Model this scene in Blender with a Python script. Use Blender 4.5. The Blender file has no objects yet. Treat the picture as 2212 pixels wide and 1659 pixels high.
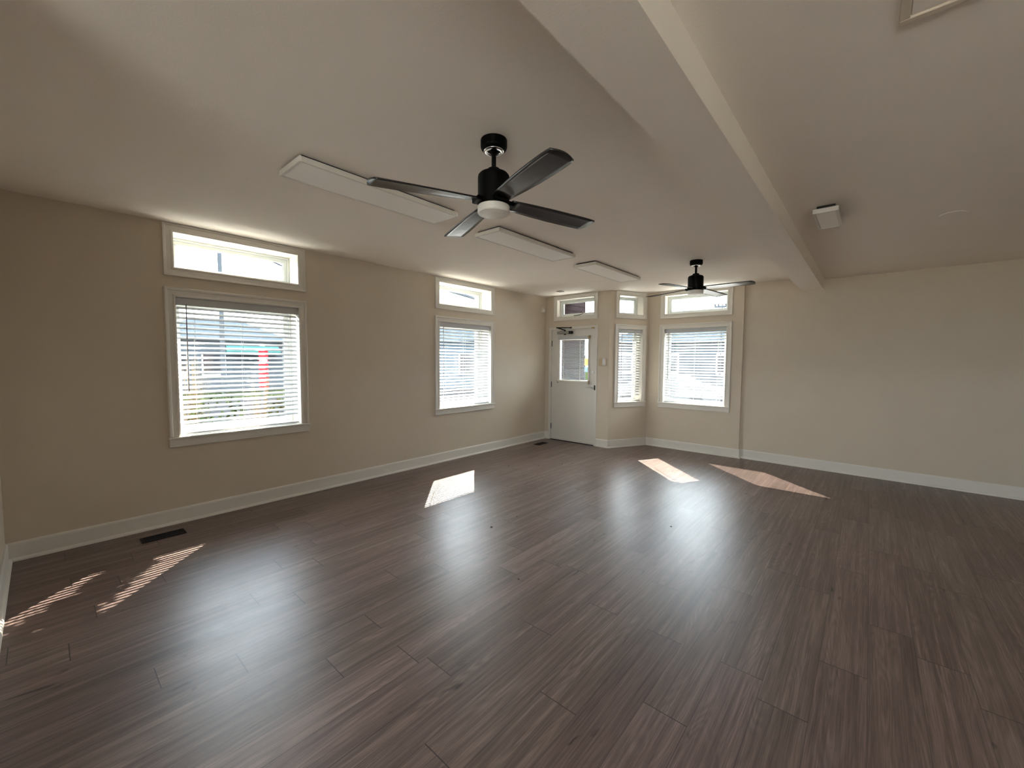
import bpy, bmesh, math, random
from mathutils import Vector, Matrix

random.seed(7)
sc = bpy.context.scene
COL = sc.collection
pi = math.pi

# ------------------------------------------------------------------ camera
F_PX, YAW, PITCH, ROLL = 886.244, math.radians(41.0857), math.radians(-3.3392), math.radians(0.3722)
CAMH = 1.5
d = Vector((-math.sin(YAW) * math.cos(PITCH), math.cos(YAW) * math.cos(PITCH), math.sin(PITCH)))
rt = Vector((math.cos(YAW), math.sin(YAW), 0))
up = rt.cross(d)
cr, sr = math.cos(ROLL), math.sin(ROLL)
rt2 = rt * cr + up * sr
up2 = up * cr - rt * sr
cam_data = bpy.data.cameras.new("camera")
cam = bpy.data.objects.new("camera", cam_data)
COL.objects.link(cam)
m = Matrix((rt2, up2, -d)).transposed().to_4x4()
m.translation = Vector((0, 0, CAMH))
cam.matrix_world = m
cam_data.sensor_width = 36.0
cam_data.lens = F_PX / 2212 * 36.0
cam_data.clip_start = 0.02
cam_data.clip_end = 400
sc.camera = cam

# ------------------------------------------------------------------ world, sun, exposure
SKY, SUN = 8.2, 18.0
world = bpy.data.worlds.new("world")
sc.world = world
world.use_nodes = True
wn = world.node_tree.nodes
wl = world.node_tree.links
wn.clear()
wo = wn.new("ShaderNodeOutputWorld")
bg = wn.new("ShaderNodeBackground")
tc = wn.new("ShaderNodeTexCoord")
mp = wn.new("ShaderNodeMapping")
mp.inputs["Scale"].default_value = (2.2, 2.2, 6.0)
nz = wn.new("ShaderNodeTexNoise")
nz.inputs["Scale"].default_value = 2.3
nz.inputs["Detail"].default_value = 7
nz.inputs["Roughness"].default_value = 0.6
rp = wn.new("ShaderNodeValToRGB")
rp.color_ramp.elements[0].position = 0.36
rp.color_ramp.elements[0].color = (0.46, 0.57, 0.74, 1)
rp.color_ramp.elements[1].position = 0.60
rp.color_ramp.elements[1].color = (0.95, 0.98, 1.0, 1)
wl.new(tc.outputs["Generated"], mp.inputs["Vector"])
wl.new(mp.outputs["Vector"], nz.inputs["Vector"])
wl.new(nz.outputs["Fac"], rp.inputs["Fac"])
wl.new(rp.outputs["Color"], bg.inputs["Color"])
bg.inputs["Strength"].default_value = SKY
wl.new(bg.outputs["Background"], wo.inputs["Surface"])

sun_d = bpy.data.lights.new("sun", "SUN")
sun_d.energy = SUN
sun_d.angle = math.radians(0.4)
sun_d.color = (1.0, 0.87, 0.75)
sun = bpy.data.objects.new("sun", sun_d)
COL.objects.link(sun)
SUNDIR = Vector((1.0, -0.96, -1.19)).normalized()
sun.rotation_euler = SUNDIR.to_track_quat("-Z", "Y").to_euler()
sun.location = (-10, 15, 12)

sc.view_settings.view_transform = "Standard"
sc.view_settings.look = "None"
sc.view_settings.gamma = 1.0
sc.view_settings.use_curve_mapping = False
sc.view_settings.exposure = 1.43
sc.cycles.use_denoising = True
sc.cycles.max_bounces = 9
sc.cycles.diffuse_bounces = 6
sc.cycles.glossy_bounces = 3
sc.cycles.transmission_bounces = 4
sc.cycles.transparent_max_bounces = 12
sc.cycles.caustics_reflective = False
sc.cycles.caustics_refractive = False
sc.cycles.sample_clamp_indirect = 6.0


# ------------------------------------------------------------------ materials
def new_mat(name):
    mt = bpy.data.materials.new(name)
    mt.use_nodes = True
    n = mt.node_tree.nodes
    n.clear()
    out = n.new("ShaderNodeOutputMaterial")
    b = n.new("ShaderNodeBsdfPrincipled")
    mt.node_tree.links.new(b.outputs[0], out.inputs[0])
    return mt, n, mt.node_tree.links, b, out


def plain(name, col, rough=0.5, metal=0.0, bump=0.0, bscale=200.0, var=0.0, vscale=3.0, spec=0.5):
    mt, n, l, b, out = new_mat(name)
    b.inputs["Roughness"].default_value = rough
    b.inputs["Metallic"].default_value = metal
    b.inputs["Specular IOR Level"].default_value = spec
    t = n.new("ShaderNodeTexCoord")
    if var > 0:
        q = n.new("ShaderNodeTexNoise")
        q.inputs["Scale"].default_value = vscale
        q.inputs["Detail"].default_value = 4
        l.new(t.outputs["Object"], q.inputs["Vector"])
        r = n.new("ShaderNodeValToRGB")
        r.color_ramp.elements[0].position = 0.3
        r.color_ramp.elements[1].position = 0.7
        r.color_ramp.elements[0].color = tuple(c * (1 - var) for c in col) + (1,)
        r.color_ramp.elements[1].color = tuple(min(1, c * (1 + var)) for c in col) + (1,)
        l.new(q.outputs["Fac"], r.inputs["Fac"])
        l.new(r.outputs["Color"], b.inputs["Base Color"])
    else:
        b.inputs["Base Color"].default_value = tuple(col) + (1,)
    if bump > 0:
        q = n.new("ShaderNodeTexNoise")
        q.inputs["Scale"].default_value = bscale
        q.inputs["Detail"].default_value = 3
        l.new(t.outputs["Object"], q.inputs["Vector"])
        bp = n.new("ShaderNodeBump")
        bp.inputs["Strength"].default_value = bump
        bp.inputs["Distance"].default_value = 0.002
        l.new(q.outputs["Fac"], bp.inputs["Height"])
        l.new(bp.outputs["Normal"], b.inputs["Normal"])
    return mt


M = {}
M["wall"] = plain("wall_paint_beige", (0.65, 0.565, 0.455), 0.7, bump=0.25, bscale=140, var=0.015)
M["ceil"] = plain("ceiling_paint", (0.90, 0.83, 0.745), 0.85, bump=0.3, bscale=120, var=0.01)
M["trim"] = plain("trim_paint_white", (0.74, 0.705, 0.645), 0.42, var=0.01)
M["door"] = plain("door_paint_white", (0.72, 0.685, 0.63), 0.40, bump=0.1, bscale=60, var=0.01)
M["vinyl"] = plain("window_vinyl", (0.74, 0.77, 0.75), 0.35)
M["slat"] = plain("blind_white", (0.56, 0.57, 0.58), 0.45)
M["cord"] = plain("cord_white", (0.75, 0.75, 0.72), 0.7)
M["wand"] = plain("wand_clear_grey", (0.22, 0.20, 0.24), 0.3)
M["black"] = plain("fan_black", (0.002, 0.002, 0.002), 0.55, spec=0.10)
M["blade"] = plain("fan_blade_black", (0.014, 0.013, 0.015), 0.27, bump=0.1, bscale=90, spec=0.9)
M["chrome"] = plain("chrome", (0.75, 0.75, 0.75), 0.15, 1.0)
M["nickel"] = plain("satin_nickel", (0.86, 0.86, 0.84), 0.35, 0.0)
M["brass"] = plain("brass", (0.55, 0.38, 0.14), 0.35, 1.0)
M["bronze"] = plain("dark_bronze", (0.012, 0.009, 0.008), 0.6, 0.0, spec=0.2)
M["alu"] = plain("aluminium_grey", (0.36, 0.34, 0.31), 0.4, 0.4)
M["lens"] = plain("frosted_lens", (0.90, 0.87, 0.81), 0.45)
M["panel"] = plain("light_panel_diffuser", (0.95, 0.91, 0.85), 0.55)
M["fix"] = plain("fixture_white", (0.72, 0.68, 0.61), 0.5)
M["darkgap"] = plain("fixture_gap_shade", (0.03, 0.03, 0.03), 0.8)  # near-black plate colour paints in the shadow gap above each light
M["vent"] = plain("vent_black", (0.006, 0.006, 0.007), 0.5, spec=0.2)
M["ivory"] = plain("ivory_plastic", (0.52, 0.39, 0.24), 0.45)
M["plastic"] = plain("off_white_plastic", (0.74, 0.66, 0.56), 0.4)
M["speck"] = plain("dark_debris", (0.02, 0.015, 0.01), 0.8)
M["concrete"] = plain("sidewalk_concrete", (0.60, 0.57, 0.53), 0.85, bump=0.3, bscale=30, var=0.1, vscale=2, spec=0.0)
M["asphalt"] = plain("asphalt", (0.018, 0.019, 0.022), 0.9, bump=0.3, bscale=60, var=0.15, vscale=1, spec=0.0)
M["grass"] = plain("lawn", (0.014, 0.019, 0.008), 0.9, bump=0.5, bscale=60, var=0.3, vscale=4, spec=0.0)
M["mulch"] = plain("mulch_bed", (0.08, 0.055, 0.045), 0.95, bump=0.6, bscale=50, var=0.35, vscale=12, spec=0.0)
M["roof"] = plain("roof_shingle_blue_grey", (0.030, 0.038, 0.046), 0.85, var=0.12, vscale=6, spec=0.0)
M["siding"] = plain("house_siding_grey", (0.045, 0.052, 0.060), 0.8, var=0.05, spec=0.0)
M["blockerdark"] = plain("light_blocker_brown", (0.06, 0.045, 0.04), 0.9, var=0.1, spec=0.0)
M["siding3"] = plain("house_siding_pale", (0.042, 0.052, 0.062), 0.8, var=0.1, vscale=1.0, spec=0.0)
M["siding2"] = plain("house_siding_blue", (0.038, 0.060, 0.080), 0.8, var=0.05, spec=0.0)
M["teal"] = plain("awning_teal", (0.030, 0.080, 0.076), 0.7, spec=0.0)
M["hglass"] = plain("far_window_dark", (0.012, 0.015, 0.02), 0.1)
M["wood"] = plain("pole_wood_grey", (0.045, 0.050, 0.056), 0.85, var=0.15, vscale=8, spec=0.0)
M["wire"] = plain("wire_black", (0.03, 0.03, 0.035), 0.6, spec=0.0)
M["red"] = plain("sign_red", (0.16, 0.008, 0.012), 0.5, spec=0.0)
M["white"] = plain("sign_white", (0.8000, 0.8000, 0.8000), 0.5)
M["orange"] = plain("sign_orange", (0.30, 0.13, 0.01), 0.5)
M["blue"] = plain("sign_blue", (0.03, 0.06, 0.12), 0.5)
M["leafy"] = plain("leaf_yellow_green", (0.075, 0.070, 0.018), 0.7, var=0.3, vscale=5, spec=0.0)
M["leafg"] = plain("leaf_green", (0.030, 0.045, 0.014), 0.7, var=0.3, vscale=5, spec=0.0)
M["straw"] = plain("dry_grass_straw", (0.14, 0.10, 0.04), 0.8, var=0.2, vscale=5, spec=0.0)
M["pave"] = plain("pale_paving", (0.72, 0.69, 0.64), 0.9, var=0.05, spec=0.0)
M["carp"] = plain("car_paint_silver", (0.05, 0.055, 0.06), 0.25, 0.5)
M["tyre"] = plain("tyre_rubber", (0.02, 0.02, 0.02), 0.8)
M["cardark"] = plain("car_window_dark", (0.02, 0.025, 0.03), 0.08)


def glass_mat():
    mt, n, l, b, out = new_mat("window_glass")
    n.remove(b)
    tr = n.new("ShaderNodeBsdfTransparent")
    tr.inputs[0].default_value = (0.93, 0.96, 0.95, 1)
    gl = n.new("ShaderNodeBsdfGlossy")
    gl.inputs["Roughness"].default_value = 0.02
    lw = n.new("ShaderNodeLayerWeight")
    lw.inputs[0].default_value = 0.5
    pw = n.new("ShaderNodeMath"); pw.operation = "POWER"; pw.inputs[1].default_value = 5
    fr = n.new("ShaderNodeMath"); fr.operation = "MULTIPLY_ADD"; fr.inputs[1].default_value = 0.9; fr.inputs[2].default_value = 0.04
    l.new(lw.outputs["Facing"], pw.inputs[0])
    l.new(pw.outputs[0], fr.inputs[0])
    mx = n.new("ShaderNodeMixShader")
    l.new(fr.outputs[0], mx.inputs[0])
    l.new(tr.outputs[0], mx.inputs[1])
    l.new(gl.outputs[0], mx.inputs[2])
    l.new(mx.outputs[0], out.inputs[0])
    return mt


M["glass"] = glass_mat()


def brick_mat():
    mt, n, l, b, out = new_mat("exterior_brick")
    t = n.new("ShaderNodeTexCoord")
    mpn = n.new("ShaderNodeMapping")
    mpn.inputs["Rotation"].default_value = (pi / 2, 0, 0)
    br = n.new("ShaderNodeTexBrick")
    br.inputs["Color1"].default_value = (0.20, 0.09, 0.07, 1)
    br.inputs["Color2"].default_value = (0.14, 0.06, 0.05, 1)
    br.inputs["Mortar"].default_value = (0.35, 0.33, 0.30, 1)
    br.inputs["Scale"].default_value = 1.0
    br.inputs["Brick Width"].default_value = 0.22
    br.inputs["Row Height"].default_value = 0.075
    br.inputs["Mortar Size"].default_value = 0.006
    l.new(t.outputs["Object"], mpn.inputs["Vector"])
    l.new(mpn.outputs["Vector"], br.inputs["Vector"])
    l.new(br.outputs["Color"], b.inputs["Base Color"])
    b.inputs["Roughness"].default_value = 0.9
    return mt


M["brick"] = brick_mat()


def clap_mat():
    mt, n, l, b, out = new_mat("porch_clapboard_dark")
    t = n.new("ShaderNodeTexCoord")
    sp = n.new("ShaderNodeSeparateXYZ")
    l.new(t.outputs["Object"], sp.inputs[0])
    mm = n.new("ShaderNodeMath"); mm.operation = "MULTIPLY"; mm.inputs[1].default_value = 1 / 0.11
    fr = n.new("ShaderNodeMath"); fr.operation = "FRACT"
    l.new(sp.outputs[2], mm.inputs[0]); l.new(mm.outputs[0], fr.inputs[0])
    r = n.new("ShaderNodeValToRGB")
    r.color_ramp.elements[0].color = (0.003, 0.0025, 0.003, 1)
    r.color_ramp.elements[1].position = 0.16
    r.color_ramp.elements[1].color = (0.016, 0.012, 0.013, 1)
    b.inputs["Specular IOR Level"].default_value = 0.0
    l.new(fr.outputs[0], r.inputs[0]); l.new(r.outputs[0], b.inputs["Base Color"])
    b.inputs["Roughness"].default_value = 0.8
    return mt


M["clap"] = clap_mat()


def floor_mat():
    """vinyl plank floor: uv.x runs along the plank in metres (random start), uv.y across 0..1; 'pid' is a random per plank."""
    mt, n, l, b, out = new_mat("vinyl_plank_floor")

    def N(t, **kw):
        x = n.new(t)
        for k, v in kw.items():
            setattr(x, k, v)
        return x

    def mth(op, a, b_=None, c=None):
        x = N("ShaderNodeMath", operation=op)
        for i, v in enumerate((a, b_, c)):
            if v is None:
                continue
            if isinstance(v, (int, float)):
                x.inputs[i].default_value = v
            else:
                l.new(v, x.inputs[i])
        return x.outputs[0]

    uv = N("ShaderNodeUVMap", uv_map="grain")
    uve = N("ShaderNodeUVMap", uv_map="edge")
    pid = N("ShaderNodeAttribute", attribute_name="pid")
    s = N("ShaderNodeSeparateXYZ"); l.new(uv.outputs[0], s.inputs[0])
    e = N("ShaderNodeSeparateXYZ"); l.new(uve.outputs[0], e.inputs[0])
    pf = pid.outputs["Fac"]
    along, across = s.outputs[0], s.outputs[1]
    # coordinates with a random offset per plank
    off = mth("MULTIPLY", pf, 37.0)
    comb = N("ShaderNodeCombineXYZ")
    l.new(mth("ADD", along, off), comb.inputs[0]); l.new(mth("ADD", across, off), comb.inputs[1]); l.new(off, comb.inputs[2])

    def noise(sx, sy, scale, detail=4, rough=0.55, dist=0.0):
        mpx = N("ShaderNodeMapping")
        mpx.inputs["Scale"].default_value = (sx, sy, 1)
        l.new(comb.outputs[0], mpx.inputs["Vector"])
        q = N("ShaderNodeTexNoise")
        q.inputs["Scale"].default_value = scale
        q.inputs["Detail"].default_value = detail
        q.inputs["Roughness"].default_value = rough
        q.inputs["Distortion"].default_value = dist
        l.new(mpx.outputs[0], q.inputs["Vector"])
        return q.outputs["Fac"]

    broad = noise(0.9, 2.6, 1.3, 4, 0.55, 0.5)         # large figure
    ringf = noise(1.1, 1.7, 1.0, 1, 0.4, 0.35)         # field whose level lines are cathedral rings
    rings = mth("SINE", mth("MULTIPLY", ringf, 95.0))
    fine = noise(4.0, 60.0, 1.0, 3, 0.7, 0.2)            # fibres
    streak = noise(0.8, 9.0, 1.0, 5, 0.6, 0.3)            # darker streaks
    knots = noise(2.6, 1.4, 1.6, 2, 0.5, 0.8)
    ringmask = mth("SMOOTH_MIN", mth("MAXIMUM", mth("MULTIPLY", mth("SUBTRACT", broad, 0.42), 4.0), 0.0), 1.0, 0.2)
    tone = mth("ADD", mth("MULTIPLY", mth("SUBTRACT", broad, 0.5), 0.62), 0.5)
    tone = mth("ADD", tone, mth("MULTIPLY", mth("SUBTRACT", streak, 0.5), 0.80))
    tone = mth("ADD", tone, mth("MULTIPLY", mth("SUBTRACT", fine, 0.5), 0.95))
    tone = mth("ADD", tone, mth("MULTIPLY", mth("MULTIPLY", rings, ringmask), 0.10))
    tone = mth("ADD", tone, mth("MULTIPLY", mth("SUBTRACT", pf, 0.5), 0.14))
    dark = mth("MAXIMUM", mth("MULTIPLY", mth("SUBTRACT", knots, 0.70), 6.0), 0.0)
    tone = mth("SUBTRACT", tone, mth("MULTIPLY", dark, 0.8))
    r = N("ShaderNodeValToRGB")
    r.color_ramp.elements[0].position = 0.05
    r.color_ramp.elements[0].color = (0.036, 0.023, 0.018, 1)
    r.color_ramp.elements[1].position = 0.95
    r.color_ramp.elements[1].color = (0.310, 0.232, 0.208, 1)
    k = r.color_ramp.elements.new(0.5); k.color = (0.153, 0.107, 0.095, 1)
    l.new(tone, r.inputs[0])
    # hue wander plank to plank: slightly yellow or slightly pink
    hsv = N("ShaderNodeMix", data_type="RGBA")
    hsv.blend_type = "MULTIPLY"
    hsv.inputs[0].default_value = 1.0
    r2 = N("ShaderNodeValToRGB")
    r2.color_ramp.elements[0].color = (1.02, 0.985, 1.0, 1)
    r2.color_ramp.elements[1].color = (0.99, 1.01, 0.97, 1)
    l.new(mth("FRACT", mth("MULTIPLY", pf, 7.31)), r2.inputs[0])
    l.new(r.outputs[0], hsv.inputs[6]); l.new(r2.outputs[0], hsv.inputs[7])
    # grooves: edge uv holds distance in metres to the nearest long / short edge is e.x (along from start), e.y (to end), z unused
    gx = mth("LESS_THAN", mth("MINIMUM", across, mth("SUBTRACT", 1.0, across)), 0.0075)
    gy = mth("LESS_THAN", mth("MINIMUM", e.outputs[0], e.outputs[1]), 0.0022)
    g = mth("MAXIMUM", mth("MULTIPLY", gx, 0.55), mth("MULTIPLY", gy, 0.85))
    mg = N("ShaderNodeMix", data_type="RGBA")
    l.new(g, mg.inputs[0])
    l.new(hsv.outputs[2], mg.inputs[6])
    mg.inputs[7].default_value = (0.018, 0.013, 0.010, 1)
    l.new(mg.outputs[2], b.inputs["Base Color"])
    smudge = noise(0.9, 0.45, 2.0, 5, 0.6)
    rr = mth("ADD", 0.36, mth("MULTIPLY", mth("SUBTRACT", smudge, 0.5), 0.10))
    rr = mth("ADD", rr, mth("MULTIPLY", mth("SUBTRACT", fine, 0.5), 0.10))
    l.new(rr, b.inputs["Roughness"])
    b.inputs["Specular IOR Level"].default_value = 0.5
    bp = N("ShaderNodeBump")
    bp.inputs["Strength"].default_value = 0.35
    bp.inputs["Distance"].default_value = 0.0012
    hgt = mth("SUBTRACT", mth("ADD", mth("MULTIPLY", fine, 0.9), mth("MULTIPLY", streak, 0.4)), mth("MULTIPLY", g, 2.0))
    l.new(hgt, bp.inputs["Height"])
    l.new(bp.outputs[0], b.inputs["Normal"])
    return mt


M["floor"] = floor_mat()


# ------------------------------------------------------------------ mesh helpers
def link(name, me, mat, parent=None, smooth=False):
    o = bpy.data.objects.new(name, me)
    COL.objects.link(o)
    if mat is not None:
        for mm in (mat if isinstance(mat, (list, tuple)) else [mat]):
            me.materials.append(mm)
    if parent is not None:
        o.parent = parent
    if smooth:
        for p in me.polygons:
            p.use_smooth = True
    return o


def obj(name, bm, mat, parent=None, smooth=False, kind=None):
    bmesh.ops.recalc_face_normals(bm, faces=bm.faces)
    me = bpy.data.meshes.new(name)
    bm.to_mesh(me)
    bm.free()
    o = link(name, me, mat, parent, smooth)
    if kind:
        o["kind"] = kind
    return o


def empty(name, loc=(0, 0, 0), rz=0.0, label=None, cat=None, group=None, kind=None):
    o = bpy.data.objects.new(name, None)
    o.empty_display_size = 0.1
    COL.objects.link(o)
    o.location = loc
    o.rotation_euler = (0, 0, rz)
    tag(o, label, cat, group, kind)
    return o


def tag(o, label=None, cat=None, group=None, kind=None):
    if label: o["label"] = label
    if cat: o["category"] = cat
    if group: o["group"] = group
    if kind: o["kind"] = kind
    return o


def box(bm, x0, x1, y0, y1, z0, z1, mi=0, rot=None, piv=None):
    vs = [bm.verts.new((x, y, z)) for z in (z0, z1) for y in (y0, y1) for x in (x0, x1)]
    if rot is not None:
        for v in vs:
            v.co = rot @ (v.co - piv) + piv
    for f in ((0, 2, 3, 1), (4, 5, 7, 6), (0, 1, 5, 4), (2, 6, 7, 3), (0, 4, 6, 2), (1, 3, 7, 5)):
        fc = bm.faces.new([vs[i] for i in f])
        fc.material_index = mi
    return vs


def bbox(bm, x0, x1, y0, y1, z0, z1, r=0.002, seg=1, mi=0):
    """box with bevelled edges"""
    t = bmesh.new()
    box(t, x0, x1, y0, y1, z0, z1)
    bmesh.ops.recalc_face_normals(t, faces=t.faces)
    bmesh.ops.bevel(t, geom=t.edges[:], offset=r, segments=seg, affect="EDGES", profile=0.5)
    me = bpy.data.meshes.new("tmp")
    for f in t.faces:
        f.material_index = mi
    t.to_mesh(me)
    t.free()
    bm.from_mesh(me)
    bpy.data.meshes.remove(me)


def lathe(bm, prof, seg=40, center=(0, 0, 0), axis="Z"):
    """prof: list of (r, z); revolve; closes at r==0"""
    rings = []
    cx, cy, cz = center
    for r, z in prof:
        if r < 1e-6:
            p = [bm.verts.new(_ax(0, 0, z, axis, center))]
        else:
            p = [bm.verts.new(_ax(r * math.cos(2 * pi * i / seg), r * math.sin(2 * pi * i / seg), z, axis, center)) for i in range(seg)]
        rings.append(p)
    for a, b_ in zip(rings[:-1], rings[1:]):
        for i in range(seg):
            j = (i + 1) % seg
            if len(a) == 1 and len(b_) == 1:
                continue
            if len(a) == 1:
                bm.faces.new((a[0], b_[i], b_[j]))
            elif len(b_) == 1:
                bm.faces.new((a[i], b_[0], a[j]))
            else:
                bm.faces.new((a[i], b_[i], b_[j], a[j]))


def _ax(x, y, z, axis, c):
    if axis == "Z":
        return (c[0] + x, c[1] + y, c[2] + z)
    if axis == "Y":
        return (c[0] + x, c[1] + z, c[2] + y)
    return (c[0] + z, c[1] + x, c[2] + y)


def tube(bm, pts, r, seg=8, caps=True):
    pts = [Vector(p) for p in pts]
    rings = []
    for i, p in enumerate(pts):
        t = (pts[min(i + 1, len(pts) - 1)] - pts[max(i - 1, 0)]).normalized()
        a = t.orthogonal().normalized() if i == 0 else (rings_a - t * rings_a.dot(t)).normalized()
        rings_a = a
        b_ = t.cross(a)
        rr = r[i] if isinstance(r, (list, tuple)) else r
        rings.append([bm.verts.new(p + a * rr * math.cos(2 * pi * k / seg) + b_ * rr * math.sin(2 * pi * k / seg)) for k in range(seg)])
    for A, B in zip(rings[:-1], rings[1:]):
        for k in range(seg):
            j = (k + 1) % seg
            bm.faces.new((A[k], A[j], B[j], B[k]))
    if caps:
        bm.faces.new(rings[0][::-1])
        bm.faces.new(rings[-1])


def sweep_frame(bm, s0, s1, z0, z1, prof, sides="LTRB"):
    """mitred casing round the rectangle; prof = list of (outward, protrusion); local coords x=s, y=-protrusion, z.
    'LTR' leaves out the bottom and runs the legs straight down to z0."""
    def ring(o, p):
        zb = z0 - o if "B" in sides else z0
        return [(s0 - o, -p, zb), (s0 - o, -p, z1 + o), (s1 + o, -p, z1 + o), (s1 + o, -p, zb)]
    rings = [[bm.verts.new(v) for v in ring(o, p)] for o, p in prof]
    n = 4 if "B" in sides else 3
    for a, b_ in zip(rings[:-1], rings[1:]):
        for i in range(n):
            j = (i + 1) % 4
            bm.faces.new((a[i], a[j], b_[j], b_[i]))
    # close the back
    a, b_ = rings[-1], rings[0]
    for i in range(n):
        j = (i + 1) % 4
        bm.faces.new((a[i], a[j], b_[j], b_[i]))
    if n == 3:
        bm.faces.new([r[0] for r in rings])
        bm.faces.new([r[3] for r in rings][::-1])


def frame_boxes(bm, s0, s1, z0, z1, w, y0, y1, r=0.003):
    """rectangular frame of width w inside s0..s1 x z0..z1, from y0 to y1"""
    bbox(bm, s0, s1, y0, y1, z1 - w, z1, r)
    bbox(bm, s0, s1, y0, y1, z0, z0 + w, r)
    bbox(bm, s0, s0 + w, y0, y1, z0 + w, z1 - w, r)
    bbox(bm, s1 - w, s1, y0, y1, z0 + w, z1 - w, r)


# wall frame: local x runs along the wall, local +y points OUT of the room, z up
class WF:
    def __init__(s, p, t):
        s.p = Vector((p[0], p[1], 0))
        s.t = Vector((t[0], t[1], 0)).normalized()
        s.rz = math.atan2(s.t.y, s.t.x)

    def place(s, o):
        o.location = s.p
        o.rotation_euler = (0, 0, s.rz)
        return o


def wall(name, wf, s0, s1, z0, z1, thick, holes, inner, outer):
    """solid wall with rectangular holes (sa, sb, za, zb); inner face y=0, outer face y=thick"""
    bm = bmesh.new()
    S = sorted(set([s0, s1] + [h[0] for h in holes] + [h[1] for h in holes]))
    Z = sorted(set([z0, z1] + [h[2] for h in holes] + [h[3] for h in holes]))

    def solid(i, j):
        if i < 0 or j < 0 or i >= len(S) - 1 or j >= len(Z) - 1:
            return False
        cs, cz = (S[i] + S[i + 1]) / 2, (Z[j] + Z[j + 1]) / 2
        return not any(h[0] < cs < h[1] and h[2] < cz < h[3] for h in holes)

    cache = {}

    def V(x, y, z):
        k = (round(x, 5), round(y, 5), round(z, 5))
        if k not in cache:
            cache[k] = bm.verts.new(k)
        return cache[k]

    def q(a, mi):
        f = bm.faces.new([V(*p) for p in a])
        f.material_index = mi

    T = thick
    for i in range(len(S) - 1):
        for j in range(len(Z) - 1):
            if not solid(i, j):
                continue
            a, b_, c, e = S[i], S[i + 1], Z[j], Z[j + 1]
            q(((a, 0, c), (b_, 0, c), (b_, 0, e), (a, 0, e)), 0)
            q(((a, T, c), (a, T, e), (b_, T, e), (b_, T, c)), 1)
            if not solid(i - 1, j): q(((a, 0, c), (a, 0, e), (a, T, e), (a, T, c)), 2 if i else 0)
            if not solid(i + 1, j): q(((b_, 0, c), (b_, T, c), (b_, T, e), (b_, 0, e)), 2 if i < len(S) - 2 else 0)
            if not solid(i, j - 1): q(((a, 0, c), (a, T, c), (b_, T, c), (b_, 0, c)), 2)
            if not solid(i, j + 1): q(((a, 0, e), (b_, 0, e), (b_, T, e), (a, T, e)), 2)
    o = obj(name, bm, [inner, outer, M["trim"]], kind="structure")
    wf.place(o)
    return o


ZL, ZR = 2.685, 2.633            # ceiling heights left and right of the beam
XL = -4.69                       # left wall
YD = 6.345                       # wall with the door
PC, PD = (-3.345, 6.345), (-2.975, 7.075)
YB = 7.07
XE = -1.485                      # end of the bay wall
YBACK = -0.225
TB = 0.39

# left wall: local x must run so that +y (out of the room) is -X : t = (0,1) gives y = (-1,0)  OK
W_LEFT = WF((XL, 0), (0, 1))
W_DOOR = WF((0, YD), (1, 0))     # +y = +Y = out
W_ANG = WF(PC, (PD[0] - PC[0], PD[1] - PC[1]))   # +y = rot90 ccw of t = (-.9,.45) OK
W_BAY = WF((0, YB), (1, 0))
W_RIGHT = WF((XE, 7.112), (4.485, -0.115))
LANG = (Vector(PD) - Vector(PC)).length

Z_WIN = (0.79, 2.045)
Z_TR = (2.30, 2.608)
JT = 0.012                       # jamb lining thickness


def hole(s0, s1, z0, z1):
    return (s0 - JT, s1 + JT, z0 - JT, z1 + JT)


W1 = (0.807, 1.853)
W2 = (3.778, 4.839)
WB = (-2.690, -1.715)
WA = (0.185, 0.682)
TD = (-4.420, -3.648)

wall("wall_left", W_LEFT, YBACK - 0.2, YD + 0.1, -0.02, 2.9, TB,
     [hole(*W1, *Z_WIN), hole(*W1, *Z_TR), hole(*W2, *Z_WIN), hole(*W2, *Z_TR)], M["wall"], M["brick"])
DX0, DX1, DZ = -4.562, -3.612, 2.072
wall("wall_front", W_DOOR, XL - 0.05, PC[0] - 0.004, -0.02, 2.9, 0.22,
     [(DX0, DX1, -0.02, DZ), hole(*TD, *Z_TR)], M["wall"], M["clap"])
wall("wall_bay_side", W_ANG, 0, LANG + 0.02, -0.02, 2.9, 0.24,
     [hole(*WA, *Z_WIN), hole(*WA, *Z_TR)], M["wall"], M["clap"])
wall("wall_bay", W_BAY, PD[0] - 0.02, XE, -0.02, 2.9, 0.24,
     [hole(*WB, *Z_WIN), hole(*WB, *Z_TR)], M["wall"], M["clap"])
wall("wall_right", W_RIGHT, 0.0, 4.6, -0.02, 2.9, 0.22, [], M["wall"], M["clap"])
# wall behind the camera's left and the unseen rest of the room
W_BACK = WF((-1.9, YBACK), (-1, 0))
wall("wall_back", W_BACK, 0.0, 3.0, -0.02, 2.9, 0.12, [], M["wall"], M["wall"])
W_EAST = WF((3.0, 7.2), (0, -1))
wall("wall_east", W_EAST, 0.0, 10.8, -0.02, 2.9, 0.2, [], M["wall"], M["brick"])
W_REAR = WF((3.1, -3.4), (-1, 0))
wall("wall_rear", W_REAR, 0.0, 5.2, -0.02, 2.9, 0.2, [hole(0.6, 3.4, 0.85, 2.2)], M["wall"], M["brick"])
W_HALL = WF((-1.9, -3.5), (0, 1))
wall("wall_hall", W_HALL, 0.0, 3.28, -0.02, 2.9, 0.12, [], M["wall"], M["wall"])

# ceilings and beam
bm = bmesh.new()
box(bm, XL - 0.1, -0.62, YBACK - 3.4, 7.3, ZL, ZL + 0.15)
obj("ceiling", bm, M["ceil"], kind="structure")
bm = bmesh.new()
box(bm, -0.60, 3.1, YBACK - 3.4, 7.3, ZR, ZR + 0.15)
obj("ceiling", bm, M["ceil"], kind="structure")
bm = bmesh.new()
box(bm, -0.771, -0.524, YBACK - 3.3, 7.12, 2.487, 2.80)
obj("beam", bm, M["ceil"], kind="structure")


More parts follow.
